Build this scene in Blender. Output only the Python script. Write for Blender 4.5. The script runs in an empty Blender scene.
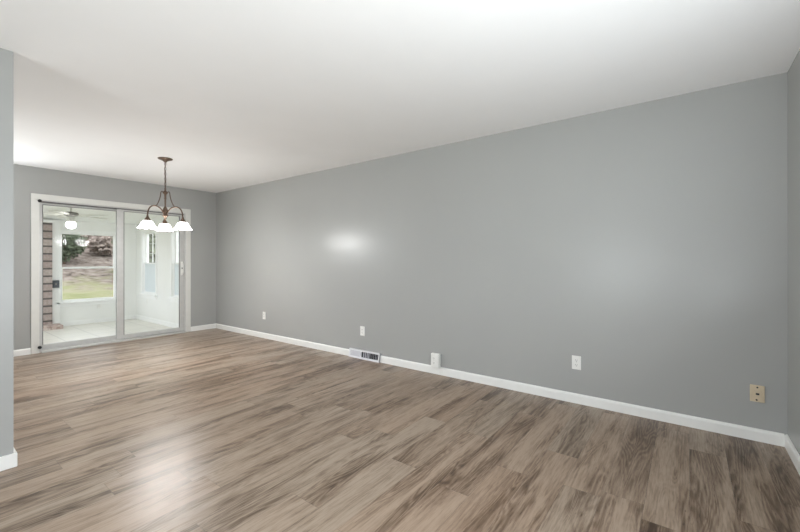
import bpy, bmesh, math, random
from mathutils import Vector, Matrix

random.seed(11)
PI = math.pi
S = bpy.context.scene
COL = S.collection

# ------------------------------------------------------------------ camera
F_PX = 381.0
YAW = math.atan2(505.0, 381.0)
cam_d = bpy.data.cameras.new('camera')
cam_d.sensor_width = 36.0
cam_d.lens = F_PX / 800.0 * 36.0
cam_d.shift_y = -5.0 / 800.0
cam_d.clip_start = 0.05
cam = bpy.data.objects.new('camera', cam_d)
COL.objects.link(cam)
cam.location = (0, 0, 1.21)
cam.rotation_euler = (PI / 2, 0, -YAW)
S.camera = cam

# ------------------------------------------------------------------ view, world
S.view_settings.view_transform = 'Standard'
S.view_settings.look = 'None'
S.view_settings.gamma = 1.0
S.view_settings.use_curve_mapping = False
S.view_settings.exposure = 0.0
S.cycles.use_denoising = True
S.cycles.max_bounces = 14
S.cycles.diffuse_bounces = 8
S.cycles.transparent_max_bounces = 16
S.cycles.sample_clamp_indirect = 6.0

W = bpy.data.worlds.new('sky')
S.world = W
W.use_nodes = True
wn = W.node_tree.nodes
bg = wn['Background']
bg.inputs['Color'].default_value = (0.90, 0.95, 1.0, 1)
bg.inputs['Strength'].default_value = 3.2


def area(name, loc, rot, sx, sy, power, color):
    l = bpy.data.lights.new(name, 'AREA')
    l.shape = 'RECTANGLE'
    l.size = sx
    l.size_y = sy
    l.energy = power
    l.color = color
    o = bpy.data.objects.new(name, l)
    o.location = loc
    o.rotation_euler = rot
    COL.objects.link(o)
    return o


# daylight through windows behind the camera; dining and sunroom lights are added
UP = math.radians(52)                                  # steep upward aim, added to brighten the ceilings
area('daylight_front_window', (0.55, -0.44, 0.85), (PI / 2 + UP, 0, 0), 2.3, 0.6, 59, (0.88, 0.945, 1.0))
area('sky_light_front_window', (0.55, -0.46, 1.45), (PI / 2, 0, 0), 2.3, 1.2, 14, (0.86, 0.93, 1.0))
area('daylight_side_window', (-3.92, 1.35, 0.90), (PI / 2 + UP, 0, -PI / 2), 1.7, 0.7, 114, (0.90, 0.955, 1.0))
area('dining_fill', (-0.35, 6.76, 1.60), (PI / 2, 0, PI), 1.8, 0.9, 17, (0.96, 0.98, 1.0))  # added fill for the dining end, from an unseen opening
area('dining_ceiling_fill', (-0.35, 6.70, 1.50), (PI / 2 + UP, 0, PI), 1.8, 0.8, 36, (0.93, 0.97, 1.0))  # second added fill, aimed up at the dining ceiling
area('sunroom_fill', (0.79, 8.45, 1.15), (PI / 2, 0, -PI / 2), 2.4, 1.4, 7, (0.97, 1.0, 1.0))  # added unseen light that whitens the sunroom


# ------------------------------------------------------------------ material helpers
def new_mat(name):
    m = bpy.data.materials.new(name)
    m.use_nodes = True
    nt = m.node_tree
    b = nt.nodes['Principled BSDF']
    return m, nt, b


def N(nt, typ, **kw):
    n = nt.nodes.new(typ)
    for k, v in kw.items():
        setattr(n, k, v)
    return n


def math_n(nt, op, a, b=None, c=None):
    n = nt.nodes.new('ShaderNodeMath')
    n.operation = op
    for i, v in enumerate((a, b, c)):
        if v is None:
            continue
        if isinstance(v, (int, float)):
            n.inputs[i].default_value = v
        else:
            nt.links.new(v, n.inputs[i])
    return n.outputs[0]


def ramp(nt, fac, stops):
    n = nt.nodes.new('ShaderNodeValToRGB')
    e = n.color_ramp.elements
    e[0].position, e[0].color = stops[0][0], (*stops[0][1], 1)
    e[1].position, e[1].color = stops[-1][0], (*stops[-1][1], 1)
    for p, c in stops[1:-1]:
        x = e.new(p)
        x.color = (*c, 1)
    nt.links.new(fac, n.inputs[0])
    return n.outputs[0]


def plain(name, col, rough=0.5, metal=0.0, var=0.04, scale=18.0, bump=0.0, spec=0.5):
    """A paint, plastic or metal with a little procedural unevenness."""
    m, nt, b = new_mat(name)
    geo = N(nt, 'ShaderNodeTexCoord')
    noi = N(nt, 'ShaderNodeTexNoise')
    noi.inputs['Scale'].default_value = scale
    noi.inputs['Detail'].default_value = 3
    nt.links.new(geo.outputs['Object'], noi.inputs['Vector'])
    c = ramp(nt, noi.outputs['Fac'], [(0.25, tuple(max(0, x * (1 - var)) for x in col)), (0.75, tuple(min(1, x * (1 + var)) for x in col))])
    nt.links.new(c, b.inputs['Base Color'])
    b.inputs['Roughness'].default_value = rough
    b.inputs['Metallic'].default_value = metal
    b.inputs['Specular IOR Level'].default_value = spec
    if bump:
        bp = N(nt, 'ShaderNodeBump')
        bp.inputs['Strength'].default_value = bump
        bp.inputs['Distance'].default_value = 0.002
        n2 = N(nt, 'ShaderNodeTexNoise')
        n2.inputs['Scale'].default_value = 260
        nt.links.new(geo.outputs['Object'], n2.inputs['Vector'])
        nt.links.new(n2.outputs['Fac'], bp.inputs['Height'])
        nt.links.new(bp.outputs['Normal'], b.inputs['Normal'])
    return m


def emissive(name, col, strength, base=(0.9, 0.9, 0.9)):
    m, nt, b = new_mat(name)
    b.inputs['Base Color'].default_value = (*base, 1)
    b.inputs['Roughness'].default_value = 0.35
    b.inputs['Emission Color'].default_value = (*col, 1)
    b.inputs['Emission Strength'].default_value = strength
    return m


def glass(name, tint=(1, 1, 1), refl=1.0, milky=0.0, milk_col=(0.8, 0.86, 0.88)):
    m, nt, b = new_mat(name)
    out = nt.nodes['Material Output']
    tr = N(nt, 'ShaderNodeBsdfTransparent')
    tr.inputs['Color'].default_value = (*tint, 1)
    gl = N(nt, 'ShaderNodeBsdfGlossy')
    gl.inputs['Roughness'].default_value = 0.02
    fr = N(nt, 'ShaderNodeFresnel')
    fr.inputs['IOR'].default_value = 1.35
    fac = math_n(nt, 'MULTIPLY', fr.outputs['Fac'], refl)
    mx = N(nt, 'ShaderNodeMixShader')
    nt.links.new(fac, mx.inputs[0])
    src = tr.outputs[0]
    if milky:
        df = N(nt, 'ShaderNodeBsdfTranslucent')
        df.inputs['Color'].default_value = (*milk_col, 1)
        d2 = N(nt, 'ShaderNodeBsdfDiffuse')
        d2.inputs['Color'].default_value = (*milk_col, 1)
        m1 = N(nt, 'ShaderNodeMixShader')
        m1.inputs[0].default_value = 0.5
        nt.links.new(df.outputs[0], m1.inputs[1])
        nt.links.new(d2.outputs[0], m1.inputs[2])
        m2 = N(nt, 'ShaderNodeMixShader')
        m2.inputs[0].default_value = milky
        nt.links.new(tr.outputs[0], m2.inputs[1])
        nt.links.new(m1.outputs[0], m2.inputs[2])
        src = m2.outputs[0]
    nt.links.new(src, mx.inputs[1])
    nt.links.new(gl.outputs[0], mx.inputs[2])
    nt.links.new(mx.outputs[0], out.inputs['Surface'])
    nt.nodes.remove(b)
    return m


def wood_floor():
    m, nt, b = new_mat('plank_floor')
    geo = N(nt, 'ShaderNodeNewGeometry')
    sep = N(nt, 'ShaderNodeSeparateXYZ')
    nt.links.new(geo.outputs['Position'], sep.inputs[0])
    PW, PL = 0.182, 1.24
    yy = math_n(nt, 'DIVIDE', math_n(nt, 'ADD', sep.outputs['Y'], 20.03), PW)
    row = math_n(nt, 'FLOOR', yy)
    fy = math_n(nt, 'FRACT', yy)
    wn1 = N(nt, 'ShaderNodeTexWhiteNoise', noise_dimensions='1D')
    nt.links.new(row, wn1.inputs['W'])
    xx = math_n(nt, 'ADD', math_n(nt, 'DIVIDE', math_n(nt, 'ADD', sep.outputs['X'], 20.0), PL), wn1.outputs['Value'])
    ix = math_n(nt, 'FLOOR', xx)
    fx = math_n(nt, 'FRACT', xx)
    cb = N(nt, 'ShaderNodeCombineXYZ')
    nt.links.new(row, cb.inputs[0])
    nt.links.new(ix, cb.inputs[1])
    wn2 = N(nt, 'ShaderNodeTexWhiteNoise', noise_dimensions='2D')
    nt.links.new(cb.outputs[0], wn2.inputs['Vector'])
    rnd = wn2.outputs['Value']
    # plank-local coordinates, shifted by a random amount on each plank
    v = N(nt, 'ShaderNodeCombineXYZ')
    nt.links.new(math_n(nt, 'ADD', sep.outputs['X'], math_n(nt, 'MULTIPLY', rnd, 37.0)), v.inputs[0])
    nt.links.new(math_n(nt, 'ADD', sep.outputs['Y'], math_n(nt, 'MULTIPLY', rnd, 13.0)), v.inputs[1])

    def noise(sx, sy, detail=4, dist=0.0, rough=0.55):
        mp = N(nt, 'ShaderNodeMapping')
        mp.inputs['Scale'].default_value = (sx, sy, 1)
        nt.links.new(v.outputs[0], mp.inputs['Vector'])
        n = N(nt, 'ShaderNodeTexNoise')
        n.inputs['Scale'].default_value = 1
        n.inputs['Detail'].default_value = detail
        n.inputs['Roughness'].default_value = rough
        n.inputs['Distortion'].default_value = dist
        nt.links.new(mp.outputs[0], n.inputs['Vector'])
        return n.outputs['Fac']
    broad = noise(0.95, 7.5, 5, 0.6, 0.6)              # smoky darker bands
    fine = noise(6.0, 105.0, 5, 0.3, 0.7)       # fine straight grain
    mid = noise(2.0, 36.0, 5, 0.5, 0.62)           # mid sized streaks
    cath = noise(0.8, 6.5, 2, 0.5)               # the contour lines of cathedral grain
    rings = math_n(nt, 'SINE', math_n(nt, 'MULTIPLY', cath, 120.0))
    rings = math_n(nt, 'MULTIPLY', math_n(nt, 'ADD', rings, 1.0), 0.5)
    mr = N(nt, 'ShaderNodeMapRange', interpolation_type='SMOOTHSTEP')
    nt.links.new(broad, mr.inputs['Value'])
    mr.inputs['From Min'].default_value = 0.40
    mr.inputs['From Max'].default_value = 0.74
    band = mr.outputs['Result']
    t = math_n(nt, 'MULTIPLY', band, math_n(nt, 'ADD', 0.40, math_n(nt, 'MULTIPLY', rings, 0.46)))
    t = math_n(nt, 'ADD', t, math_n(nt, 'MULTIPLY', math_n(nt, 'SUBTRACT', mid, 0.46), 0.55))
    t = math_n(nt, 'ADD', t, math_n(nt, 'MULTIPLY', math_n(nt, 'SUBTRACT', fine, 0.46), 0.95))
    t = math_n(nt, 'ADD', t, math_n(nt, 'MULTIPLY', math_n(nt, 'SUBTRACT', rnd, 0.5), 0.16))
    t = math_n(nt, 'ADD', t, math_n(nt, 'MULTIPLY', rings, 0.05))
    fleck = noise(16.0, 120.0, 3, 0.0, 0.6)      # short dark pores, thick where the bands are
    fm = N(nt, 'ShaderNodeMapRange')
    nt.links.new(fleck, fm.inputs['Value'])
    fm.inputs['From Min'].default_value = 0.55
    fm.inputs['From Max'].default_value = 0.70
    t2 = math_n(nt, 'ADD', t, math_n(nt, 'MULTIPLY', fm.outputs['Result'], math_n(nt, 'ADD', 0.10, math_n(nt, 'MULTIPLY', band, 0.35))))
    col = ramp(nt, t2, [(0.0, FLOOR_COLS[0]), (0.25, FLOOR_COLS[1]), (0.55, FLOOR_COLS[2]), (1.0, FLOOR_COLS[3])])
    # the joints
    ey = math_n(nt, 'MINIMUM', fy, math_n(nt, 'SUBTRACT', 1.0, fy))
    ex = math_n(nt, 'MINIMUM', fx, math_n(nt, 'SUBTRACT', 1.0, fx))
    jy = math_n(nt, 'LESS_THAN', ey, 0.007)
    jx = math_n(nt, 'LESS_THAN', ex, 0.0013)
    joint = math_n(nt, 'MAXIMUM', jy, jx)
    mix = N(nt, 'ShaderNodeMix', data_type='RGBA')
    nt.links.new(math_n(nt, 'MULTIPLY', joint, 0.30), mix.inputs[0])
    warm = N(nt, 'ShaderNodeMix', data_type='RGBA', blend_type='MULTIPLY')   # some boards are redder
    nt.links.new(math_n(nt, 'MULTIPLY', wn2.outputs['Color'], 1.0), warm.inputs[0])
    nt.links.new(col, warm.inputs[6])
    warm.inputs[7].default_value = (1.04, 0.94, 0.88, 1)
    nt.links.new(warm.outputs[2], mix.inputs[6])
    mix.inputs[7].default_value = (0.07, 0.055, 0.045, 1)
    nt.links.new(mix.outputs[2], b.inputs['Base Color'])
    r = math_n(nt, 'ADD', 0.235, math_n(nt, 'MULTIPLY', fine, 0.14))
    nt.links.new(r, b.inputs['Roughness'])
    b.inputs['Specular IOR Level'].default_value = 0.27
    bp = N(nt, 'ShaderNodeBump')
    bp.inputs['Strength'].default_value = 0.25
    bp.inputs['Distance'].default_value = 0.002
    nt.links.new(math_n(nt, 'SUBTRACT', fine, math_n(nt, 'MULTIPLY', joint, 1.0)), bp.inputs['Height'])
    nt.links.new(bp.outputs['Normal'], b.inputs['Normal'])
    return m


def tile_floor():
    m, nt, b = new_mat('sunroom_tile')
    geo = N(nt, 'ShaderNodeNewGeometry')
    mp = N(nt, 'ShaderNodeMapping')
    mp.inputs['Location'].default_value = (0.12, 0.05, 0)
    nt.links.new(geo.outputs['Position'], mp.inputs['Vector'])
    br = N(nt, 'ShaderNodeTexBrick', offset=0.0)
    br.inputs['Color1'].default_value = (0.72, 0.70, 0.64, 1)
    br.inputs['Color2'].default_value = (0.68, 0.67, 0.61, 1)
    br.inputs['Mortar'].default_value = (0.46, 0.45, 0.42, 1)
    br.inputs['Scale'].default_value = 1.0
    br.inputs['Mortar Size'].default_value = 0.006
    br.inputs['Brick Width'].default_value = 0.45
    br.inputs['Row Height'].default_value = 0.45
    nt.links.new(mp.outputs[0], br.inputs['Vector'])
    nt.links.new(br.outputs['Color'], b.inputs['Base Color'])
    b.inputs['Roughness'].default_value = 0.35
    return m


def brick_mat():
    m, nt, b = new_mat('brick')
    geo = N(nt, 'ShaderNodeNewGeometry')
    sep = N(nt, 'ShaderNodeSeparateXYZ')
    nt.links.new(geo.outputs['Position'], sep.inputs[0])
    cb = N(nt, 'ShaderNodeCombineXYZ')
    nt.links.new(math_n(nt, 'ADD', sep.outputs['X'], sep.outputs['Y']), cb.inputs[0])
    nt.links.new(math_n(nt, 'ADD', sep.outputs['Z'], 0.1), cb.inputs[1])
    br = N(nt, 'ShaderNodeTexBrick')
    br.inputs['Color1'].default_value = (0.42, 0.345, 0.32, 1)
    br.inputs['Color2'].default_value = (0.50, 0.44, 0.41, 1)
    br.inputs['Mortar'].default_value = (0.13, 0.115, 0.11, 1)
    br.inputs['Scale'].default_value = 1.0
    br.inputs['Mortar Size'].default_value = 0.017
    br.inputs['Brick Width'].default_value = 0.42
    br.inputs['Row Height'].default_value = 0.145
    nt.links.new(cb.outputs[0], br.inputs['Vector'])
    no = N(nt, 'ShaderNodeTexNoise')
    no.inputs['Scale'].default_value = 30
    nt.links.new(geo.outputs['Position'], no.inputs['Vector'])
    mix = N(nt, 'ShaderNodeMix', data_type='RGBA', blend_type='MULTIPLY')
    mix.inputs[0].default_value = 0.6
    nt.links.new(br.outputs['Color'], mix.inputs[6])
    nt.links.new(ramp(nt, no.outputs['Fac'], [(0.3, (0.6, 0.58, 0.58)), (0.7, (1, 1, 1))]), mix.inputs[7])
    nt.links.new(mix.outputs[2], b.inputs['Base Color'])
    b.inputs['Roughness'].default_value = 0.9
    return m


def ledge_mat():
    m, nt, b = new_mat('brick_paving')
    geo = N(nt, 'ShaderNodeNewGeometry')
    vo = N(nt, 'ShaderNodeTexVoronoi')
    vo.inputs['Scale'].default_value = 22
    nt.links.new(geo.outputs['Position'], vo.inputs['Vector'])
    sep = N(nt, 'ShaderNodeSeparateColor')
    nt.links.new(vo.outputs['Color'], sep.inputs[0])
    c = ramp(nt, sep.outputs[0], [(0.0, (0.36, 0.27, 0.24)), (0.45, (0.55, 0.45, 0.41)), (1.0, (0.68, 0.62, 0.57))])
    nt.links.new(c, b.inputs['Base Color'])
    b.inputs['Roughness'].default_value = 0.9
    return m


def ground_mat():
    m, nt, b = new_mat('lawn_and_leaf_litter')
    geo = N(nt, 'ShaderNodeNewGeometry')
    sep = N(nt, 'ShaderNodeSeparateXYZ')
    nt.links.new(geo.outputs['Position'], sep.inputs[0])
    n1 = N(nt, 'ShaderNodeTexNoise')
    n1.inputs['Scale'].default_value = 0.9
    n1.inputs['Detail'].default_value = 6
    nt.links.new(geo.outputs['Position'], n1.inputs['Vector'])
    n2 = N(nt, 'ShaderNodeTexNoise')
    n2.inputs['Scale'].default_value = 3.0
    n2.inputs['Detail'].default_value = 6
    nt.links.new(geo.outputs['Position'], n2.inputs['Vector'])
    grass = ramp(nt, n1.outputs['Fac'], [(0.3, (0.21, 0.22, 0.115)), (0.5, (0.27, 0.265, 0.16)), (0.7, (0.31, 0.285, 0.20))])
    litter = ramp(nt, n2.outputs['Fac'], [(0.30, (0.06, 0.05, 0.042)), (0.45, (0.20, 0.165, 0.14)), (0.7, (0.30, 0.26, 0.225))])
    t = math_n(nt, 'ADD', sep.outputs['Y'], math_n(nt, 'MULTIPLY', math_n(nt, 'SUBTRACT', n1.outputs['Fac'], 0.5), 9.0))
    mr = N(nt, 'ShaderNodeMapRange')
    nt.links.new(t, mr.inputs['Value'])
    mr.inputs['From Min'].default_value = 22.0
    mr.inputs['From Max'].default_value = 25.0
    mix = N(nt, 'ShaderNodeMix', data_type='RGBA')
    nt.links.new(mr.outputs['Result'], mix.inputs[0])
    nt.links.new(grass, mix.inputs[6])
    nt.links.new(litter, mix.inputs[7])
    nt.links.new(mix.outputs[2], b.inputs['Base Color'])
    b.inputs['Roughness'].default_value = 1.0
    b.inputs['Specular IOR Level'].default_value = 0.0
    return m


FLOOR_COLS = [(0.372, 0.302, 0.236), (0.262, 0.204, 0.153), (0.158, 0.114, 0.080), (0.068, 0.045, 0.030)]
WALL_PAINT = (0.385, 0.39, 0.378)
M = dict(
    wall=plain('grey_wall_paint', WALL_PAINT, 0.27, var=0.012, scale=2.0, bump=0.06, spec=0.24),
    ceil=plain('white_ceiling_paint', (0.90, 0.90, 0.895), 0.8, var=0.01, scale=3.0, bump=0.15, spec=0.2),
    trim=plain('white_trim_paint', (0.83, 0.83, 0.81), 0.35, var=0.02),
    casing=plain('casing_paint', (0.70, 0.70, 0.665), 0.4, var=0.02),
    alu=plain('aluminium_frame', (0.56, 0.56, 0.545), 0.4, 0.15, var=0.05),
    alud=plain('dark_frame_channel', (0.13, 0.13, 0.13), 0.5, 0.2),
    white=plain('white_plastic', (0.80, 0.80, 0.77), 0.35, var=0.02),
    slot=plain('dark_slot', (0.03, 0.03, 0.03), 0.6),
    beige=plain('yellowed_plastic', (0.62, 0.52, 0.37), 0.4, var=0.05),
    black=plain('black_rubber', (0.012, 0.012, 0.012), 0.6),
    bronze=plain('brushed_bronze', (0.15, 0.105, 0.078), 0.28, 0.9, var=0.25, scale=60),
    steel=plain('screw_steel', (0.6, 0.6, 0.58), 0.3, 0.9),
    sunwall=plain('sunroom_white_paint', (0.82, 0.83, 0.81), 0.5, var=0.015, scale=4),
    vinyl=plain('white_vinyl_frame', (0.86, 0.87, 0.86), 0.35, var=0.01),
    fan=plain('fan_enamel', (0.62, 0.62, 0.58), 0.4, var=0.03),
    fandark=plain('fan_pewter', (0.24, 0.235, 0.22), 0.4, 0.4),
    box=plain('grey_box_plastic', (0.085, 0.095, 0.11), 0.5),
    vent=plain('vent_enamel', (0.80, 0.80, 0.83), 0.3, var=0.02),
    ventg=plain('vent_damper_grey', (0.60, 0.60, 0.64), 0.35, var=0.04),
    ventd=plain('vent_dark_interior', (0.05, 0.05, 0.055), 0.7),
    bark=plain('bark', (0.16, 0.12, 0.09), 0.9, var=0.3, scale=9),
    glass=glass('clear_glass', refl=0.2),
    milk=glass('pale_frosted_glass', milky=0.93, milk_col=(0.88, 0.93, 0.95)),
    floor=wood_floor(), tile=tile_floor(), brick=brick_mat(), ledge=ledge_mat(), ground=ground_mat(),
    shade=emissive('lit_shade_glass', (1.0, 0.99, 0.97), 15.0),
    bulb=emissive('lit_bulb', (1.0, 0.93, 0.82), 30.0),
    fanshade=emissive('lit_fan_globe', (1.0, 0.99, 0.97), 20.0),
    leaf_dark=plain('evergreen_leaf', (0.12, 0.14, 0.095), 0.8, var=0.4, scale=3, spec=0.1),
    leaf_mid=plain('olive_leaf', (0.20, 0.22, 0.15), 0.8, var=0.4, scale=3, spec=0.1),
    twig=plain('dry_twig', (0.36, 0.30, 0.26), 0.9, var=0.3, scale=6, spec=0.1),
)


# ------------------------------------------------------------------ mesh helpers
def box(bm, x0, y0, z0, x1, y1, z1, mi=0, bev=0.0):
    r = bmesh.ops.create_cube(bm, size=1.0)
    vs = r['verts']
    for v in vs:
        v.co = Vector(((x0 + x1) / 2 + v.co.x * (x1 - x0), (y0 + y1) / 2 + v.co.y * (y1 - y0), (z0 + z1) / 2 + v.co.z * (z1 - z0)))
    fs = list({f for v in vs for f in v.link_faces})
    for f in fs:
        f.material_index = mi
    if bev:
        es = list({e for v in vs for e in v.link_edges})
        rb = bmesh.ops.bevel(bm, geom=es, offset=bev, segments=2, profile=0.5, affect='EDGES')
        for f in rb['faces']:
            f.material_index = mi


def lathe(bm, prof, segs=24, mi=0, c=(0, 0, 0), wave=None, cap=False):
    """prof = [(radius, z)]; wave(a, i) scales the radius for scalloped lips."""
    rings = []
    for i, (r, z) in enumerate(prof):
        ring = []
        for k in range(segs):
            a = 2 * PI * k / segs
            s, dz = wave(a, i) if wave else (1, 0)
            ring.append(bm.verts.new((c[0] + r * s * math.cos(a), c[1] + r * s * math.sin(a), c[2] + z + dz)))
        rings.append(ring)
    for a, b in zip(rings, rings[1:]):
        for k in range(segs):
            f = bm.faces.new((a[k], a[(k + 1) % segs], b[(k + 1) % segs], b[k]))
            f.smooth = True
            f.material_index = mi
    if cap:
        for ring in (rings[0], rings[-1]):
            f = bm.faces.new(ring)
            f.material_index = mi


def tube(bm, pts, r, segs=8, mi=0, closed=False):
    pts = [Vector(p) for p in pts]
    n = len(pts)
    rad = r if isinstance(r, (list, tuple)) else [r] * n
    rings = []
    ref = Vector((0, 0, 1))
    for i, p in enumerate(pts):
        if closed:
            t = (pts[(i + 1) % n] - pts[i - 1]).normalized()
        else:
            t = (pts[min(i + 1, n - 1)] - pts[max(i - 1, 0)]).normalized()
        if i == 0:
            ref = t.orthogonal().normalized()
        else:
            ref = (ref - t * ref.dot(t)).normalized()
        bi = t.cross(ref)
        rings.append([bm.verts.new(p + (ref * math.cos(2 * PI * k / segs) + bi * math.sin(2 * PI * k / segs)) * rad[i]) for k in range(segs)])
    pairs = list(zip(rings, rings[1:]))
    if closed:
        pairs.append((rings[-1], rings[0]))
    for a, b in pairs:
        for k in range(segs):
            f = bm.faces.new((a[k], a[(k + 1) % segs], b[(k + 1) % segs], b[k]))
            f.smooth = True
            f.material_index = mi
    if not closed:
        for ring in (rings[0], rings[-1]):
            bm.faces.new(ring).material_index = mi


def bez(pts, n=14):
    """Smooth curve through the given points (Catmull-Rom)."""
    P = [Vector(p) for p in pts]
    P = [P[0] * 2 - P[1]] + P + [P[-1] * 2 - P[-2]]
    out = []
    for i in range(1, len(P) - 2):
        for k in range(n):
            t = k / n
            a, b, c, d = P[i - 1], P[i], P[i + 1], P[i + 2]
            out.append(0.5 * ((2 * b) + (c - a) * t + (2 * a - 5 * b + 4 * c - d) * t * t + (3 * b - a - 3 * c + d) * t ** 3))
    out.append(P[-2])
    return out


def obj(name, bm, mats, parent=None):
    bmesh.ops.recalc_face_normals(bm, faces=bm.faces[:])
    me = bpy.data.meshes.new(name)
    bm.to_mesh(me)
    bm.free()
    for m in (mats if isinstance(mats, (list, tuple)) else [mats]):
        me.materials.append(m)
    o = bpy.data.objects.new(name, me)
    COL.objects.link(o)
    if parent:
        o.parent = parent
    return o


def tag(o, label=None, cat=None, group=None, kind=None):
    for k, v in (('label', label), ('category', cat), ('group', group), ('kind', kind)):
        if v:
            o[k] = v
    return o


def empty(name, loc, rz=0.0):
    o = bpy.data.objects.new(name, None)
    o.location = loc
    o.rotation_euler = (0, 0, rz)
    o.empty_display_size = 0.1
    COL.objects.link(o)
    return o


def bx(name, mats, boxes, parent=None, bev=0.0):
    bm = bmesh.new()
    for b in boxes:
        box(bm, *b, bev=bev) if len(b) == 6 else box(bm, *b[:6], mi=b[6], bev=bev)
    return obj(name, bm, mats, parent)


def struct(name, mats, boxes, label, cat, bev=0.0):
    return tag(bx(name, mats, boxes, bev=bev), label, cat, None, 'structure')


def copy_tree(o, parent=None):
    c = o.copy()
    COL.objects.link(c)
    if parent:
        c.parent = parent
    for ch in list(o.children):
        copy_tree(ch, c)
    return c


# ------------------------------------------------------------------ the rooms
H = 2.44
XM, YF, YN = 3.5, 6.81, -0.52           # long wall, wall with the sliding door, near wall
XB = -4.0                               # wall behind the camera
YS = 3.165                              # face of the stub wall on the left
XD = -3.0                               # side wall of the dining end
T = 0.12

struct('floor', M['floor'], [(XB - T, YN - T, -0.06, XM + T, YF, 0.0)], 'greyish brown wood plank floor running across the whole room', 'floor')
struct('ceiling', M['ceil'], [(XB - T, YN - T, H, XM + T, YF + T, H + 0.1)], 'smooth white ceiling over the empty room', 'ceiling')
struct('wall_right', M['wall'], [(XM, YN - T, 0, XM + T, YF + T, H)], 'long blank grey wall with outlets along its foot', 'wall')
DX0, DX1, DZ1 = 1.13, 2.985, 2.03
struct('wall_far', M['wall'], [(XD - T, YF, 0, -1.3, YF + T, H), (-1.3, YF, 0, 0.6, YF + T, 1.05), (-1.3, YF, 2.05, 0.6, YF + T, H), (0.6, YF, 0, DX0, YF + T, H), (DX1, YF, 0, XM, YF + T, H), (DX0, YF, DZ1, DX1, YF + T, H)],
       'grey end wall around the sliding glass door', 'wall')
struct('wall_left', M['wall'], [(XB, YS, 0, 0.42, YS + T, H)], 'grey stub of wall at the left edge, nearest the camera', 'wall')
struct('wall_near', M['wall'], [(1.75, YN - T, 0, XM, YN, H), (XB, YN - T, 0, -0.65, YN, H), (-0.65, YN - T, 0, 1.75, YN, 0.5), (-0.65, YN - T, 2.14, 1.75, YN, H)],
       'sliver of grey side wall at the right edge', 'wall')
struct('wall_back', M['wall'], [(XB - T, YN, 0, XB, 0.45, H), (XB - T, 2.25, 0, XB, YS + T, H), (XB - T, 0.45, 0, XB, 2.25, 0.55), (XB - T, 0.45, 2.1, XB, 2.25, H)],
       'grey wall behind the camera', 'wall')
struct('wall_dining', M['wall'], [(XD - T, YS + T, 0, XD, YF, H)],
       'grey side wall of the dining end', 'wall')


def baseboard(name, label, x0, y0, x1, y1, nx, ny):
    """A board with an eased top along (x0,y0)-(x1,y1), growing out of the wall along (nx,ny)."""
    bm = bmesh.new()
    prof = [(0, 0), (0.015, 0), (0.015, 0.066), (0.011, 0.076), (0.004, 0.081), (0, 0.081)]
    ends = []
    for (x, y) in ((x0, y0), (x1, y1)):
        ends.append([bm.verts.new((x + nx * d, y + ny * d, z)) for d, z in prof])
    n = len(prof)
    for k in range(n):
        bm.faces.new((ends[0][k], ends[0][(k + 1) % n], ends[1][(k + 1) % n], ends[1][k]))
    bm.faces.new(ends[0])
    bm.faces.new(ends[1])
    return tag(obj(name, bm, M['trim']), label, 'baseboard', None, 'structure')


VY0, VY1 = 2.925, 3.432
bm = bmesh.new()
baseboard('baseboard_right', 'white baseboard along the long grey wall', XM, YN + 0.015, XM, VY0, -1, 0)
baseboard('baseboard_right_far', 'white baseboard of the long wall beyond the floor vent', XM, VY1, XM, YF - 0.015, -1, 0)
baseboard('baseboard_far', 'short white baseboard right of the sliding door', 3.055, YF, XM, YF, 0, -1)
baseboard('baseboard_far_left', 'white baseboard left of the sliding door', XD, YF, 1.06, YF, 0, -1)
baseboard('baseboard_near', 'white baseboard at the right edge', XM, YN, XB, YN, 0, 1)
tag(bx('baseboard_left', M['trim'], [(XB, YS - 0.015, 0, 0.435, YS, 0.081), (0.42, YS, 0, 0.435, YS + T, 0.081)], bev=0.003),
    'white baseboard on the stub wall at the left edge', 'baseboard', None, 'structure')

# ------------------------------------------------------------------ sliding glass door
door = tag(empty('door_1', (0, YF, 0)), 'two panel sliding glass door in a grey metal frame with white casing', 'sliding door', None, 'structure')
bx('casing', M['casing'], [(1.062, -0.018, 0, 1.142, 0.0, 2.018, 0), (2.972, -0.018, 0, 3.052, 0.0, 2.018, 0), (1.062, -0.018, 2.018, 3.052, 0.0, 2.092, 0)], door, bev=0.004)
bx('door_frame', M['alu'], [(1.13, -0.006, 0.0, 1.158, T + 0.03, 2.03), (2.957, -0.006, 0.0, 2.985, T + 0.03, 2.03), (1.158, -0.006, 2.002, 2.957, T + 0.03, 2.03)], door, bev=0.002)
bx('threshold', M['alu'], [(1.158, -0.045, 0.0, 2.957, T + 0.05, 0.022), (1.158, 0.036, 0.022, 2.957, 0.042, 0.036), (1.158, 0.085, 0.022, 2.957, 0.091, 0.036)], door, bev=0.002)
bx('head_channel', M['alud'], [(1.158, 0.012, 1.990, 2.957, T, 2.002)], door)


def panel(name, x0, x1, y, lw, rw):
    z0, z1 = 0.036, 1.990
    p = bx(name, M['alu'], [(x0, y - 0.017, z0, x0 + lw, y + 0.017, z1), (x1 - rw, y - 0.017, z0, x1, y + 0.017, z1),
                            (x0 + lw, y - 0.017, z1 - 0.024, x1 - rw, y + 0.017, z1), (x0 + lw, y - 0.017, z0, x1 - rw, y + 0.017, z0 + 0.055)], door, bev=0.003)
    bx('glass', M['glass'], [(x0 + lw - 0.003, y - 0.003, z0 + 0.052, x1 - rw + 0.003, y + 0.003, z1 - 0.021)], p)
    bx('gasket', M['alud'], [(x0 + lw, y - 0.0185, z0 + 0.055, x0 + lw + 0.007, y - 0.009, z1 - 0.024), (x1 - rw - 0.007, y - 0.0185, z0 + 0.055, x1 - rw, y - 0.009, z1 - 0.024),
                             (x0 + lw, y - 0.0185, z1 - 0.031, x1 - rw, y - 0.009, z1 - 0.024)], p)
    return p


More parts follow.
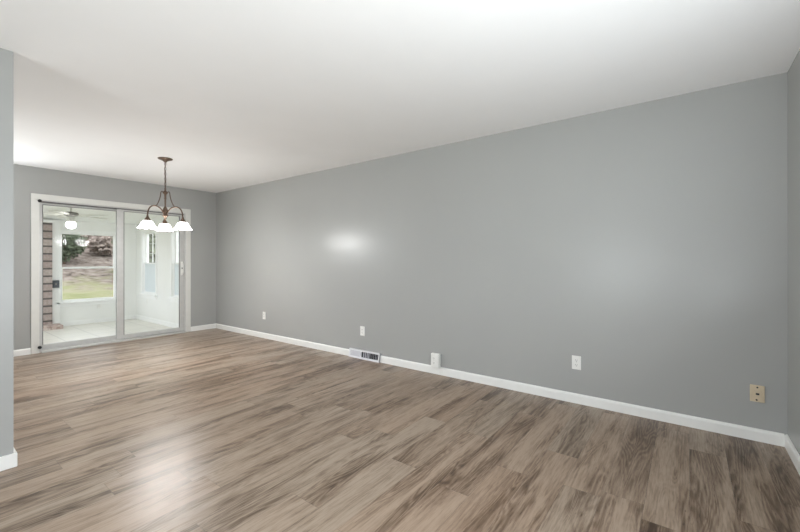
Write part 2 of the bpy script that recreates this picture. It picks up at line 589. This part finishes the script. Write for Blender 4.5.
fixed = panel('fixed_panel', 1.158, 2.045, 0.085, 0.028, 0.03)
slid = panel('sliding_panel', 2.006, 2.957, 0.036, 0.085, 0.07)
hd = bx('handle', M['white'], [(2.905, 0.0, 0.97, 2.935, 0.019, 1.20)], slid, bev=0.004)
bm = bmesh.new()
tube(bm, bez([(2.92, 0.0, 0.985), (2.92, -0.034, 1.01), (2.92, -0.040, 1.085), (2.92, -0.034, 1.16), (2.92, 0.0, 1.185)], 6), 0.009, 8)
obj('pull', bm, M['white'], hd)
bx('latch', M['alud'], [(2.910, -0.012, 1.075, 2.930, 0.0, 1.10)], hd, bev=0.002)
for z in (2.0, 0.075):
    bm = bmesh.new()
    lathe(bm, [(0.0, 0.0), (0.017, 0.0), (0.02, 0.012), (0.02, 0.03), (0.012, 0.04), (0.0, 0.04)], 14)
    o = obj('bumper', bm, M['black'], door)
    o.location = (1.144, -0.006, z)
    o.rotation_euler = (PI / 2, 0, 0)
    tag(o, 'black rubber bumper')


# ------------------------------------------------------------------ chandelier
CXY = (1.954, 5.004)
va = math.atan2(CXY[1], CXY[0])                     # the direction from the camera to the lamp
ch = tag(empty('chandelier', (CXY[0], CXY[1], H), 0), 'bronze chandelier with three lit white bell shades hanging before the glass door', 'chandelier')
bm = bmesh.new()
lathe(bm, [(0.0, 0.0), (0.078, 0.0), (0.080, -0.006), (0.070, -0.014), (0.040, -0.024), (0.022, -0.034), (0.012, -0.046), (0.0, -0.048)], 32)
obj('canopy', bm, M['bronze'], ch)
bm = bmesh.new()
z = -0.044
k = 0
while z > -0.385:                                    # alternating oval links
    pts = []
    for i in range(14):
        a = 2 * PI * i / 14
        u, w = 0.0085 * math.cos(a), 0.019 * math.sin(a)
        pts.append((u, 0, z - 0.019 + w) if k % 2 == 0 else (0, u, z - 0.019 + w))
    tube(bm, pts, 0.0032, 6, closed=True)
    z -= 0.0305
    k += 1
obj('chain', bm, M['bronze'], ch)
bm = bmesh.new()
tube(bm, bez([(0.002, 0.001, -0.04), (-0.005, 0.003, -0.15), (0.005, -0.003, -0.27), (0, 0, -0.39)], 8), 0.003, 6)
obj('cord', bm, M['bronze'], ch)
bm = bmesh.new()
lathe(bm, [(0.0, -0.375), (0.007, -0.378), (0.014, -0.39), (0.026, -0.402), (0.030, -0.412), (0.022, -0.424), (0.012, -0.434), (0.011, -0.47), (0.015, -0.48), (0.0095, -0.49),
           (0.0085, -0.575), (0.014, -0.585), (0.022, -0.60), (0.028, -0.62), (0.026, -0.64), (0.018, -0.655), (0.024, -0.67), (0.036, -0.682), (0.020, -0.70), (0.012, -0.715), (0.015, -0.724), (0.0, -0.735)], 20)
obj('column', bm, M['bronze'], ch)
RA = 0.205
ZB = -0.74                                            # fitter height of the shades below the ceiling


def wave(a, i):
    t = max(0.0, (i - 4) / 4.0)
    return 1 + 0.028 * t * math.cos(9 * a), -0.004 * t * math.cos(9 * a)


protos = None
for j in range(3):
    a = va + math.radians((0, 120, 240)[j] + 1.5)
    dx, dy = math.cos(a), math.sin(a)

    def P(r, zz):
        return (dx * r, dy * r, zz)
    bm = bmesh.new()
    tube(bm, bez([P(0.016, -0.665), P(0.045, -0.618), P(0.085, -0.588), P(0.13, -0.582), P(0.172, -0.602), P(0.197, -0.65), P(RA, -0.71)], 7), 0.0078, 8)
    arm = obj('arm', bm, M['bronze'], ch)
    bm = bmesh.new()
    tube(bm, bez([P(0.020, -0.412), P(0.040, -0.398), P(0.052, -0.415), P(0.058, -0.46), P(0.072, -0.51), P(0.094, -0.56), P(0.116, -0.586)], 7), 0.0052, 6)
    obj('scroll', bm, M['bronze'], ch)
    bm = bmesh.new()
    lathe(bm, [(0.0, -0.700), (0.009, -0.702), (0.012, -0.715), (0.022, -0.735), (0.034, -0.757), (0.038, -0.768), (0.033, -0.774), (0.0, -0.774)], 18, c=P(RA, 0))
    obj('shade_holder', bm, M['bronze'], arm)
    bm = bmesh.new()
    prof = [(0.030, -0.766), (0.044, -0.773), (0.054, -0.784), (0.061, -0.798), (0.066, -0.810), (0.073, -0.823), (0.081, -0.836), (0.090, -0.846), (0.097, -0.851)]
    lathe(bm, prof, 54, c=P(RA, 0), wave=wave)
    so = obj('lamp_shade', bm, M['shade'], ch)
    md = so.modifiers.new('thickness', 'SOLIDIFY')
    md.thickness = 0.003
    tag(so, 'lit white glass bell shade')
    bm = bmesh.new()
    lathe(bm, [(0.0, -0.772), (0.013, -0.775), (0.014, -0.785), (0.022, -0.80), (0.026, -0.815), (0.022, -0.835), (0.012, -0.845), (0.0, -0.848)], 16, c=P(RA, 0))
    obj('bulb', bm, M['bulb'], so)
    pl = bpy.data.lights.new('bulb_light', 'POINT')
    pl.energy = 22
    pl.shadow_soft_size = 0.09
    pl.color = (1.0, 0.995, 0.985)
    po = bpy.data.objects.new('bulb_light', pl)
    po.location = P(RA, -0.875)
    COL.objects.link(po)
    po.parent = ch

# ------------------------------------------------------------------ outlets, plates and the vent on the long wall


def receptacle(parent, cz, face, mat):
    """An oval duplex face with slots, on the plate's front (local -X is out of the wall)."""
    bm = bmesh.new()
    n = 20
    ring0, ring1 = [], []
    for i in range(n):
        a = 2 * PI * i / n
        y = 0.0168 * math.cos(a)
        zz = max(-0.0125, min(0.0125, 0.0168 * math.sin(a)))
        ring0.append(bm.verts.new((face, y, cz + zz)))
        ring1.append(bm.verts.new((face - 0.0018, y * 0.96, cz + zz * 0.96)))
    for i in range(n):
        bm.faces.new((ring0[i], ring0[(i + 1) % n], ring1[(i + 1) % n], ring1[i]))
    bm.faces.new(ring1)
    x = face - 0.0018
    box(bm, x - 0.0004, -0.0078, cz - 0.001, x + 0.001, -0.0054, cz + 0.0078, 1)
    box(bm, x - 0.0004, 0.0054, cz - 0.001, x + 0.001, 0.0078, cz + 0.0072, 1)
    box(bm, x - 0.0004, -0.0025, cz - 0.0095, x + 0.001, 0.0025, cz - 0.0045, 1)
    return obj('receptacle', bm, [mat, M['slot']], parent)


def screw(parent, x, z, y=0.0):
    bm = bmesh.new()
    lathe(bm, [(0.0, 0.0), (0.0035, 0.0), (0.003, 0.0014), (0.0, 0.0017)], 10)
    o = obj('screw', bm, M['steel'], parent)
    o.location = (x, y, z)
    o.rotation_euler = (0, -PI / 2, 0)
    return o


def make_outlet(y, z, label, w=0.072, h=0.116):
    t = tag(empty('wall_outlet', (XM, y, z)), label, 'outlet', 'outlets along the long grey wall')
    bx('cover_plate', M['white'], [(-0.006, -w / 2, -h / 2, 0, w / 2, h / 2)], t, bev=0.0022)
    receptacle(t, 0.020, -0.006, M['white'])
    receptacle(t, -0.020, -0.006, M['white'])
    screw(t, -0.006, 0.0)
    return t


o1 = make_outlet(0.755, 0.344, 'white duplex outlet on the grey wall, second from the right corner')
for y, z, lab in ((3.222, 0.340, 'white outlet on the grey wall just above the floor vent'), (5.317, 0.352, 'farthest small white outlet on the long wall, near the glass door')):
    o = copy_tree(o1)
    o.location = (XM, y, z)
    o['label'] = lab
# the surface box that stands on the baseboard
t = tag(empty('outlet_box', (XM - 0.014, 2.150, 0.083)), 'white surface mounted outlet box standing on top of the baseboard', 'outlet')
bx('housing', M['white'], [(-0.036, -0.062, -0.006, -0.002, 0.040, 0.143)], t, bev=0.004)
bx('cover_plate', M['white'], [(-0.040, -0.054, 0.006, -0.036, 0.032, 0.134)], t, bev=0.0015)
receptacle(t, 0.094, -0.040, M['white'])
receptacle(t, 0.048, -0.040, M['white'])
screw(t, -0.040, 0.071)
# yellowed plate near the corner
t = tag(empty('phone_jack', (XM, -0.375, 0.318)), 'yellowed beige wall plate with dark jack hole near the right corner', 'wall plate')
bx('cover_plate', M['beige'], [(-0.012, -0.037, -0.056, 0, 0.037, 0.056)], t, bev=0.004)
bm = bmesh.new()
box(bm, -0.020, -0.020, -0.022, -0.012, 0.020, 0.020, 0, bev=0.003)
box(bm, -0.0206, -0.009, -0.006, -0.016, 0.009, 0.006, 1)
obj('jack', bm, [M['beige'], M['slot']], t)
for zz in (0.042, -0.042):
    bm = bmesh.new()
    lathe(bm, [(0.0, 0.0), (0.0055, 0.0), (0.0045, 0.0018), (0.0, 0.002)], 12)
    s = obj('screw', bm, M['slot'], t)
    s.location = (-0.012, 0.004 if zz < 0 else 0.0, zz)
    s.rotation_euler = (0, -PI / 2, 0)

# the baseboard register
vt = tag(empty('floor_vent', (XM, (VY0 + VY1) / 2, 0)), 'white baseboard heating vent with grey louvres at the foot of the long wall', 'vent')
L = VY1 - VY0
hw = L / 2
bm = bmesh.new()
HV = 0.106


def vx(z):                                            # sloped face of the register
    return -0.034 + 0.014 * z / HV


def slab(y0, y1, z0, z1, mi=0, d0=0.0, d1=0.012):
    vs = [bm.verts.new((vx(zz) + d, yy, zz)) for d in (d0, d1) for (yy, zz) in ((y0, z0), (y1, z0), (y1, z1), (y0, z1))]
    for q in ((0, 1, 2, 3), (7, 6, 5, 4), (0, 4, 5, 1), (1, 5, 6, 2), (2, 6, 7, 3), (3, 7, 4, 0)):
        bm.faces.new([vs[i] for i in q]).material_index = mi


slab(-hw, hw, 0.0, 0.020)
slab(-hw, hw, HV - 0.018, HV)
slab(-hw, -hw + 0.022, 0.020, HV - 0.018)
slab(hw - 0.022, hw, 0.020, HV - 0.018)
slab(0.045, 0.062, 0.020, HV - 0.018)
box(bm, vx(HV), -hw, HV - 0.004, 0, hw, HV)
for s in (-1, 1):
    y0, y1 = (s * hw, s * (hw - 0.004))
    vs = [bm.verts.new(p) for yy in (y0, y1) for p in ((0, yy, 0), (vx(0), yy, 0), (vx(HV), yy, HV), (0, yy, HV))]
    for q in ((0, 1, 2, 3), (7, 6, 5, 4), (0, 4, 5, 1), (1, 5, 6, 2), (2, 6, 7, 3), (3, 7, 4, 0)):
        bm.faces.new([vs[i] for i in q])
obj('frame', bm, M['vent'], vt)
bm = bmesh.new()
slab(0.062, hw - 0.022, 0.020, HV - 0.018, 0, 0.004, 0.010)
for i in range(3):
    zc = 0.035 + i * 0.022
    slab(0.068, hw - 0.028, zc, zc + 0.012, 0, 0.001, 0.004)
tag(obj('damper_panel', bm, M['ventg'], vt), 'closed pale grey panel')
bm = bmesh.new()
slab(-hw + 0.022, 0.045, 0.020, HV - 0.018, 0, 0.018, 0.021)
obj('duct_opening', bm, M['ventd'], vt)
for i in range(9):
    bm = bmesh.new()
    yc = -hw + 0.04 + i * 0.028
    sl = 0.012 if i < 5 else -0.003
    vs = [bm.verts.new(p) for p in ((vx(0.02) + 0.003, yc, 0.02), (vx(0.02) + 0.016, yc + sl, 0.02), (vx(HV - 0.018) + 0.016, yc + sl, HV - 0.018), (vx(HV - 0.018) + 0.003, yc, HV - 0.018))]
    bm.faces.new(vs)
    f = obj('louvre', bm, M['ventg'], vt)
    f.modifiers.new('thickness', 'SOLIDIFY').thickness = 0.0022
bm = bmesh.new()
box(bm, vx(0.06) - 0.010, 0.049, 0.050, vx(0.06) + 0.002, 0.058, 0.072, 0, bev=0.002)
obj('lever', bm, M['vent'], vt)

# ------------------------------------------------------------------ the sunroom behind the glass
ZS = -0.10
YB = 10.0                                             # its window wall
XR, XL = 3.30, 0.75
Y0 = YF + T


def zc(y):                                            # sloping ceiling
    return 2.32 - (y - Y0) * (2.32 - 2.035) / (YB - Y0)


struct('floor_sunroom', M['tile'], [(XL - T, YF, ZS - 0.06, XR + T, YB + T, ZS)], 'pale tiled floor of the sunroom beyond the glass door', 'floor')
bm = bmesh.new()
vs = [bm.verts.new((x, y, zc(y) + d)) for d in (0, 0.08) for (x, y) in ((XL - T, Y0), (XR + T, Y0), (XR + T, YB + T), (XL - T, YB + T))]
for q in ((0, 1, 2, 3), (7, 6, 5, 4), (0, 4, 5, 1), (1, 5, 6, 2), (2, 6, 7, 3), (3, 7, 4, 0)):
    bm.faces.new([vs[i] for i in q])
tag(obj('ceiling_sunroom', bm, M['sunwall']), 'white sloping ceiling of the sunroom', 'ceiling', None, 'structure')
WX0, WX1, WZ0, WZ1 = 1.985, 2.925, 0.385, 1.795
struct('wall_sunroom_far', M['sunwall'], [(XL - T, YB, ZS, WX0, YB + T, 2.3), (WX1, YB, ZS, XR + T, YB + T, 2.3), (WX0, YB, ZS, WX1, YB + T, WZ0), (WX0, YB, WZ1, WX1, YB + T, 2.3)],
       'white sunroom wall below and beside the garden window', 'wall')
R1 = (8.90, 9.62)
R2 = (7.42, 8.14)
RZ0, RZ1 = 0.50, 1.84
struct('wall_sunroom_right', M['sunwall'],
       [(XR, Y0, ZS, XR + T, R2[0], 2.4), (XR, R2[1], ZS, XR + T, R1[0], 2.4), (XR, R1[1], ZS, XR + T, YB, 2.4)] +
       [(XR, a, ZS, XR + T, b, RZ0) for a, b in (R1, R2)] + [(XR, a, RZ1, XR + T, b, 2.4) for a, b in (R1, R2)],
       'white right wall of the sunroom with two narrow windows', 'wall')
struct('wall_sunroom_left', M['sunwall'], [(XL - T, Y0, ZS, XL, 7.2, 2.4), (XL - T, 9.7, ZS, XL, YB, 2.4), (XL - T, 7.2, ZS, XL, 9.7, 0.4), (XL - T, 7.2, 1.9, XL, 9.7, 2.4)],
       'white left wall of the sunroom', 'wall')
struct('wall_house', M['sunwall'], [(XL - T, Y0, ZS, DX0, Y0 + 0.02, 2.4), (DX1, Y0, ZS, XR + T, Y0 + 0.02, 2.4), (DX0, Y0, DZ1, DX1, Y0 + 0.02, 2.4), (DX0, YF + 0.06, ZS, DX1, Y0 + 0.02, 0.0)],
       'white outer face of the house wall towards the sunroom', 'wall')
struct('baseboard_sunroom', M['vinyl'], [(XR - 0.012, Y0 + 0.02, ZS, XR, YB, ZS + 0.09), (1.9, YB - 0.012, ZS, XR - 0.012, YB, ZS + 0.09)], 'low white baseboard around the sunroom walls', 'baseboard', 0.002)

# brick pier with its paved foot, the white board over it and the white post beside it
wb = struct('wall_brick', M['brick'], [(XL, YB - 0.12, ZS, 1.848, YB, 1.955)], 'brick pier seen through the left pane of the glass door', 'wall')
bx('brick_ledge', M['ledge'], [(XL, YB - 0.37, ZS, 1.96, YB - 0.12, ZS + 0.075), (1.85, YB - 0.12, ZS, 1.96, YB, ZS + 0.075)], wb, bev=0.004)
struct('trim_1', M['vinyl'], [(XL, YB - 0.135, 1.955, 1.875, YB, 2.01)], 'white board on top of the brick pier', 'trim', 0.003)
struct('trim_2', M['vinyl'], [(1.848, YB - 0.05, ZS + 0.075, 1.975, YB, 2.03)], 'white post between the brick pier and the garden window', 'trim', 0.004)
t = tag(empty('switch_box', (1.905, YB - 0.05, 0.755)), 'small dark grey box on the white post beside the brick pier', 'switch box')
bx('housing', M['box'], [(-0.055, -0.04, -0.075, 0.055, 0, 0.075)], t, bev=0.008)
bx('cover', M['box'], [(-0.046, -0.047, -0.064, 0.046, -0.04, 0.064, 0)] , t, bev=0.003)
bx('toggle', M['fandark'], [(-0.012, -0.056, -0.018, 0.012, -0.047, 0.018)], t, bev=0.002)


def hung_window(name, label, loc, rz, w, h, milky_lower=False, grid=False, depth=0.12, cas=0.05):
    """A double hung window; local X along the wall, local -Y into the sunroom."""
    t = tag(empty(name, loc, rz), label, 'window', None, 'structure')
    d = depth
    fw = 0.014
    bx('window_frame', M['vinyl'], [(0, -0.004, 0, fw, d, h), (w - fw, -0.004, 0, w, d, h), (fw, -0.004, h - fw, w - fw, d, h), (fw, -0.004, 0, w - fw, d, fw)], t, bev=0.002)
    bx('casing', M['vinyl'], [(-cas, -0.016, -0.0, 0.0, 0, h + cas), (w, -0.016, 0, w + cas, 0, h + cas), (0.0, -0.016, h, w, 0, h + cas)], t, bev=0.003)
    bx('window_sill', M['vinyl'], [(-cas - 0.02, -0.05, -0.035, w + cas + 0.02, 0.0, 0.0), (-cas, -0.014, -0.10, w + cas, 0, -0.035)], t, bev=0.003)
    mid = h * 0.487
    for nm, z0, z1, y, mk in (('upper_sash', mid - 0.02, h - fw, 0.070, False), ('lower_sash', fw, mid + 0.02, 0.035, milky_lower)):
        s = 0.026
        sa = bx(nm, M['vinyl'], [(fw, y - 0.014, z0, fw + s, y + 0.014, z1), (w - fw - s, y - 0.014, z0, w - fw, y + 0.014, z1),
                                 (fw + s, y - 0.014, z1 - s, w - fw - s, y + 0.014, z1), (fw + s, y - 0.014, z0, w - fw - s, y + 0.014, z0 + s)], t, bev=0.002)
        bx('pane', M['milk'] if mk else M['glass'], [(fw - 0.002 + s, y - 0.002, z0 + s - 0.002, w - fw + 0.002 - s, y + 0.002, z1 - s + 0.002)], sa)
        if grid and nm == 'upper_sash':
            a0, a1, b0, b1 = fw + s, w - fw - s, z0 + s, z1 - s
            bars = [(a0 + (a1 - a0) * k / 3 - 0.004, y - 0.008, b0, a0 + (a1 - a0) * k / 3 + 0.004, y + 0.008, b1) for k in (1.5,)]
            bars += [(a0, y - 0.0045, b0 + (b1 - b0) * k / 3 - 0.004, a1, y + 0.0045, b0 + (b1 - b0) * k / 3 + 0.004) for k in (1, 2)]
            bx('muntins', M['vinyl'], bars, sa)
    return t


hung_window('window_1', 'large white garden window behind the left pane of the glass door', (WX0, YB, WZ0), 0, WX1 - WX0, WZ1 - WZ0, cas=0.045)
hung_window('window_2', 'narrow sunroom side window with muntins, the farther of the two', (XR, R1[1], RZ0), -PI / 2, R1[1] - R1[0], RZ1 - RZ0, True, True)
hung_window('window_3', 'narrow sunroom side window, the nearer one beside the door stile', (XR, R2[1], RZ0), -PI / 2, R2[1] - R2[0], RZ1 - RZ0, True, True)


def picture_window(name, label, loc, rz, w, h, n=2):
    """Unseen windows, some added for their light; local X along the wall, -Y into the room."""
    t = tag(empty(name, loc, rz), label, 'window', None, 'structure')
    b = [(0, 0, 0, 0.05, T, h), (w - 0.05, 0, 0, w, T, h), (0.05, 0, 0, w - 0.05, T, 0.05), (0.05, 0, h - 0.05, w - 0.05, T, h)]
    b += [(w * k / n - 0.025, 0.04, 0.05, w * k / n + 0.025, T, h - 0.05) for k in range(1, n)]
    bx('window_frame', M['vinyl'], b, t)
    bx('pane', M['glass'], [(0.05, 0.08, 0.05, w - 0.05, 0.086, h - 0.05)], t)


picture_window('window_4', 'wide front window behind the camera', (1.75, YN, 0.5), PI, 2.4, 1.64, 3)
picture_window('window_5', 'side window behind the camera', (XB, 0.45, 0.55), PI / 2, 1.8, 1.55)
picture_window('window_6', 'unseen window added for the dining fill light, behind the stub wall', (-1.3, YF, 1.05), 0, 1.9, 1.0, 1)  # made-up opening behind the dining fill lights
picture_window('window_7', 'wide unseen window added to light the sunroom from the left', (XL, 7.2, 0.4), PI / 2, 2.5, 1.5, 3)  # made-up opening behind the sunroom fill light

for loc, rz, lab in (((2.62, YB, 0.26), PI / 2, 'faint white outlet under the garden window in the sunroom'), ((XR, 9.35, 0.34), 0, 'faint white outlet under the farther side window of the sunroom')):
    o = copy_tree(o1)
    o.location = loc
    o.rotation_euler = (0, 0, rz)
    o['label'] = lab
    o['group'] = 'outlets in the sunroom'

# ceiling fan
fx, fy = 1.81, 8.40
zt = zc(fy)
fan = tag(empty('ceiling_fan', (fx, fy, zt)), 'pale ceiling fan with a lit globe hanging in the sunroom', 'ceiling fan')
bm = bmesh.new()
lathe(bm, [(0.0, 0.012), (0.105, 0.012), (0.105, -0.006), (0.085, -0.02), (0.068, -0.055), (0.03, -0.064), (0.0, -0.064)], 24)
obj('canopy', bm, M['fan'], fan)
bm = bmesh.new()
tube(bm, [(0, 0, -0.06), (0, 0, -0.15)], 0.014, 10)
obj('downrod', bm, M['fan'], fan)
bm = bmesh.new()
lathe(bm, [(0.0, -0.135), (0.05, -0.138), (0.095, -0.15), (0.105, -0.175), (0.09, -0.20), (0.05, -0.21), (0.0, -0.21)], 28)
obj('motor_housing', bm, M['fandark'], fan)
bm = bmesh.new()
lathe(bm, [(0.0, -0.21), (0.05, -0.21), (0.055, -0.23), (0.045, -0.265), (0.060, -0.30), (0.04, -0.31), (0.0, -0.31)], 24)
obj('light_kit', bm, M['fan'], fan)
bm = bmesh.new()
lathe(bm, [(0.042, -0.305), (0.060, -0.32), (0.072, -0.348), (0.067, -0.382), (0.046, -0.41), (0.02, -0.42), (0.0, -0.421)], 24)
tag(obj('lamp_globe', bm, M['fanshade'], fan), 'glowing white glass globe')
for k in range(5):
    a = 2 * PI * k / 5 + 0.35
    bm = bmesh.new()
    prof = [(0.10, 0.018), (0.16, 0.022), (0.19, 0.055), (0.30, 0.064), (0.50, 0.068), (0.58, 0.062), (0.61, 0.035)]
    up = [bm.verts.new((r, w, -0.185 + w * 0.18)) for r, w in prof] + [bm.verts.new((r, -w, -0.185 - w * 0.18)) for r, w in reversed(prof)]
    bm.faces.new(up)
    b = obj('blade', bm, M['fan'], fan)
    b.rotation_euler = (0, 0, a)
    b.modifiers.new('thickness', 'SOLIDIFY').thickness = 0.008

# ------------------------------------------------------------------ outdoors
bm = bmesh.new()
NX, NY = 60, 80
gx = [-30 + 75 * i / NX for i in range(NX + 1)]
gy = [-14 + 70 * j / NY for j in range(NY + 1)]


def gz(x, y):
    s = max(0.0, min(1.0, (y - 19.5) / 17.0))
    return -0.42 + 3.3 * s * s * (3 - 2 * s) + (0.10 * math.sin(x * 0.9 + y * 0.7) * s)


grid = [[bm.verts.new((x, y, gz(x, y))) for x in gx] for y in gy]
for j in range(NY):
    for i in range(NX):
        f = bm.faces.new((grid[j][i], grid[j][i + 1], grid[j + 1][i + 1], grid[j + 1][i]))
        f.smooth = True
tag(obj('ground', bm, M['ground']), 'pale green lawn rising to a leaf covered bank', 'ground', None, 'structure')


def leafy(bm, c, rx, rz, n, size):
    for _ in range(n):
        while True:
            p = Vector((random.uniform(-1, 1), random.uniform(-1, 1), random.uniform(-1, 1)))
            if 0.25 < p.length < 1:
                break
        p = Vector((c[0] + p.x * rx, c[1] + p.y * rx, c[2] + p.z * rz))
        u = Vector((random.gauss(0, 1), random.gauss(0, 1), random.gauss(0, 1))).normalized()
        w = u.orthogonal().normalized()
        s = size * random.uniform(0.6, 1.4)
        bm.faces.new([bm.verts.new(p + d) for d in (u * s, w * s * 0.55, -u * s, -w * s * 0.55)])


def tree(name, x, y, h, rx, mat, label, n=700, size=0.16, low=0.25):
    z = gz(x, y)
    t = tag(empty(name, (x, y, z)), label, 'tree' if 'tree' in name else 'bush', 'trees and bushes beyond the garden window')
    bm = bmesh.new()
    tube(bm, [(0, 0, -0.1), (0.05, 0, h * 0.35), (0.0, 0.05, h * 0.75)], [0.03 * h, 0.022 * h, 0.008 * h], 7)
    for k in range(5):
        a = k * 2.4
        zz = h * (0.3 + 0.1 * k)
        tube(bm, [(0.03, 0.02, zz), (rx * 0.6 * math.cos(a), rx * 0.6 * math.sin(a), zz + h * 0.16)], [0.009 * h, 0.003 * h], 5)
    obj('trunk', bm, M['bark'], t)
    bm = bmesh.new()
    leafy(bm, (0, 0, h * (1 + low) / 2), rx, h * (1 - low) / 2, n, size)
    obj('foliage', bm, mat, t)
    return t


def at(px, Y):
    """Ground point at distance Y seen in the column px of the photograph."""
    r = (px - 400.0) / F_PX
    s, c = math.sin(YAW), math.cos(YAW)
    t = Y / (c - s * r)
    return t * (s + c * r), Y


TREES = [
    ('evergreen_tree', 64, 27.5, 2.3, 0.95, 'leaf_dark', 'dark evergreen at the left side of the garden window', 900, 0.15, 0.05),
    ('evergreen_tree', 50, 31.0, 6.0, 1.6, 'leaf_dark', 'tall dark tree half hidden by the left window frame', 900, 0.22, 0.15),
    ('leafy_tree', 84, 48.0, 7.5, 2.2, 'leaf_mid', 'olive tree on top of the bank behind the middle of the garden window', 800, 0.30, 0.05),
    ('leafy_tree', 101, 42.5, 6.4, 2.0, 'leaf_dark', 'dark tree on the bank at the upper right of the garden window', 900, 0.24, 0.02),
    ('leafy_tree', 120, 37.5, 6.5, 1.8, 'leaf_dark', 'dark tree hidden behind the door stile', 900, 0.24, 0.0),
    ('bare_bush', 76, 33.0, 1.5, 0.95, 'twig', 'brown bush on the bank left of centre in the garden window', 800, 0.15, 0.0),
    ('bare_bush', 91, 35.5, 1.4, 1.2, 'twig', 'brown bush on the bank in the middle of the garden window', 800, 0.15, 0.0),
    ('bare_bush', 105, 29.0, 1.3, 0.9, 'twig', 'brown bush on the bank right of centre in the garden window', 800, 0.15, 0.0),
    ('side_tree', 142, 24.0, 5.0, 1.6, 'leaf_mid', 'olive tree outside the farther side window', 900, 0.19, 0.2),
    ('side_tree', 151, 19.0, 3.6, 1.2, 'leaf_mid', 'lower olive tree outside the farther side window, nearer the house', 900, 0.17, 0.2),
    ('side_tree', 174, 15.0, 3.6, 1.2, 'leaf_mid', 'olive tree outside the nearer side window', 900, 0.17, 0.2),
]
for kind, px, Y, h, r, mat, label, n, size, low in TREES:
    tree(kind, *at(px, Y), h, r, M[mat], label, n, size, low)
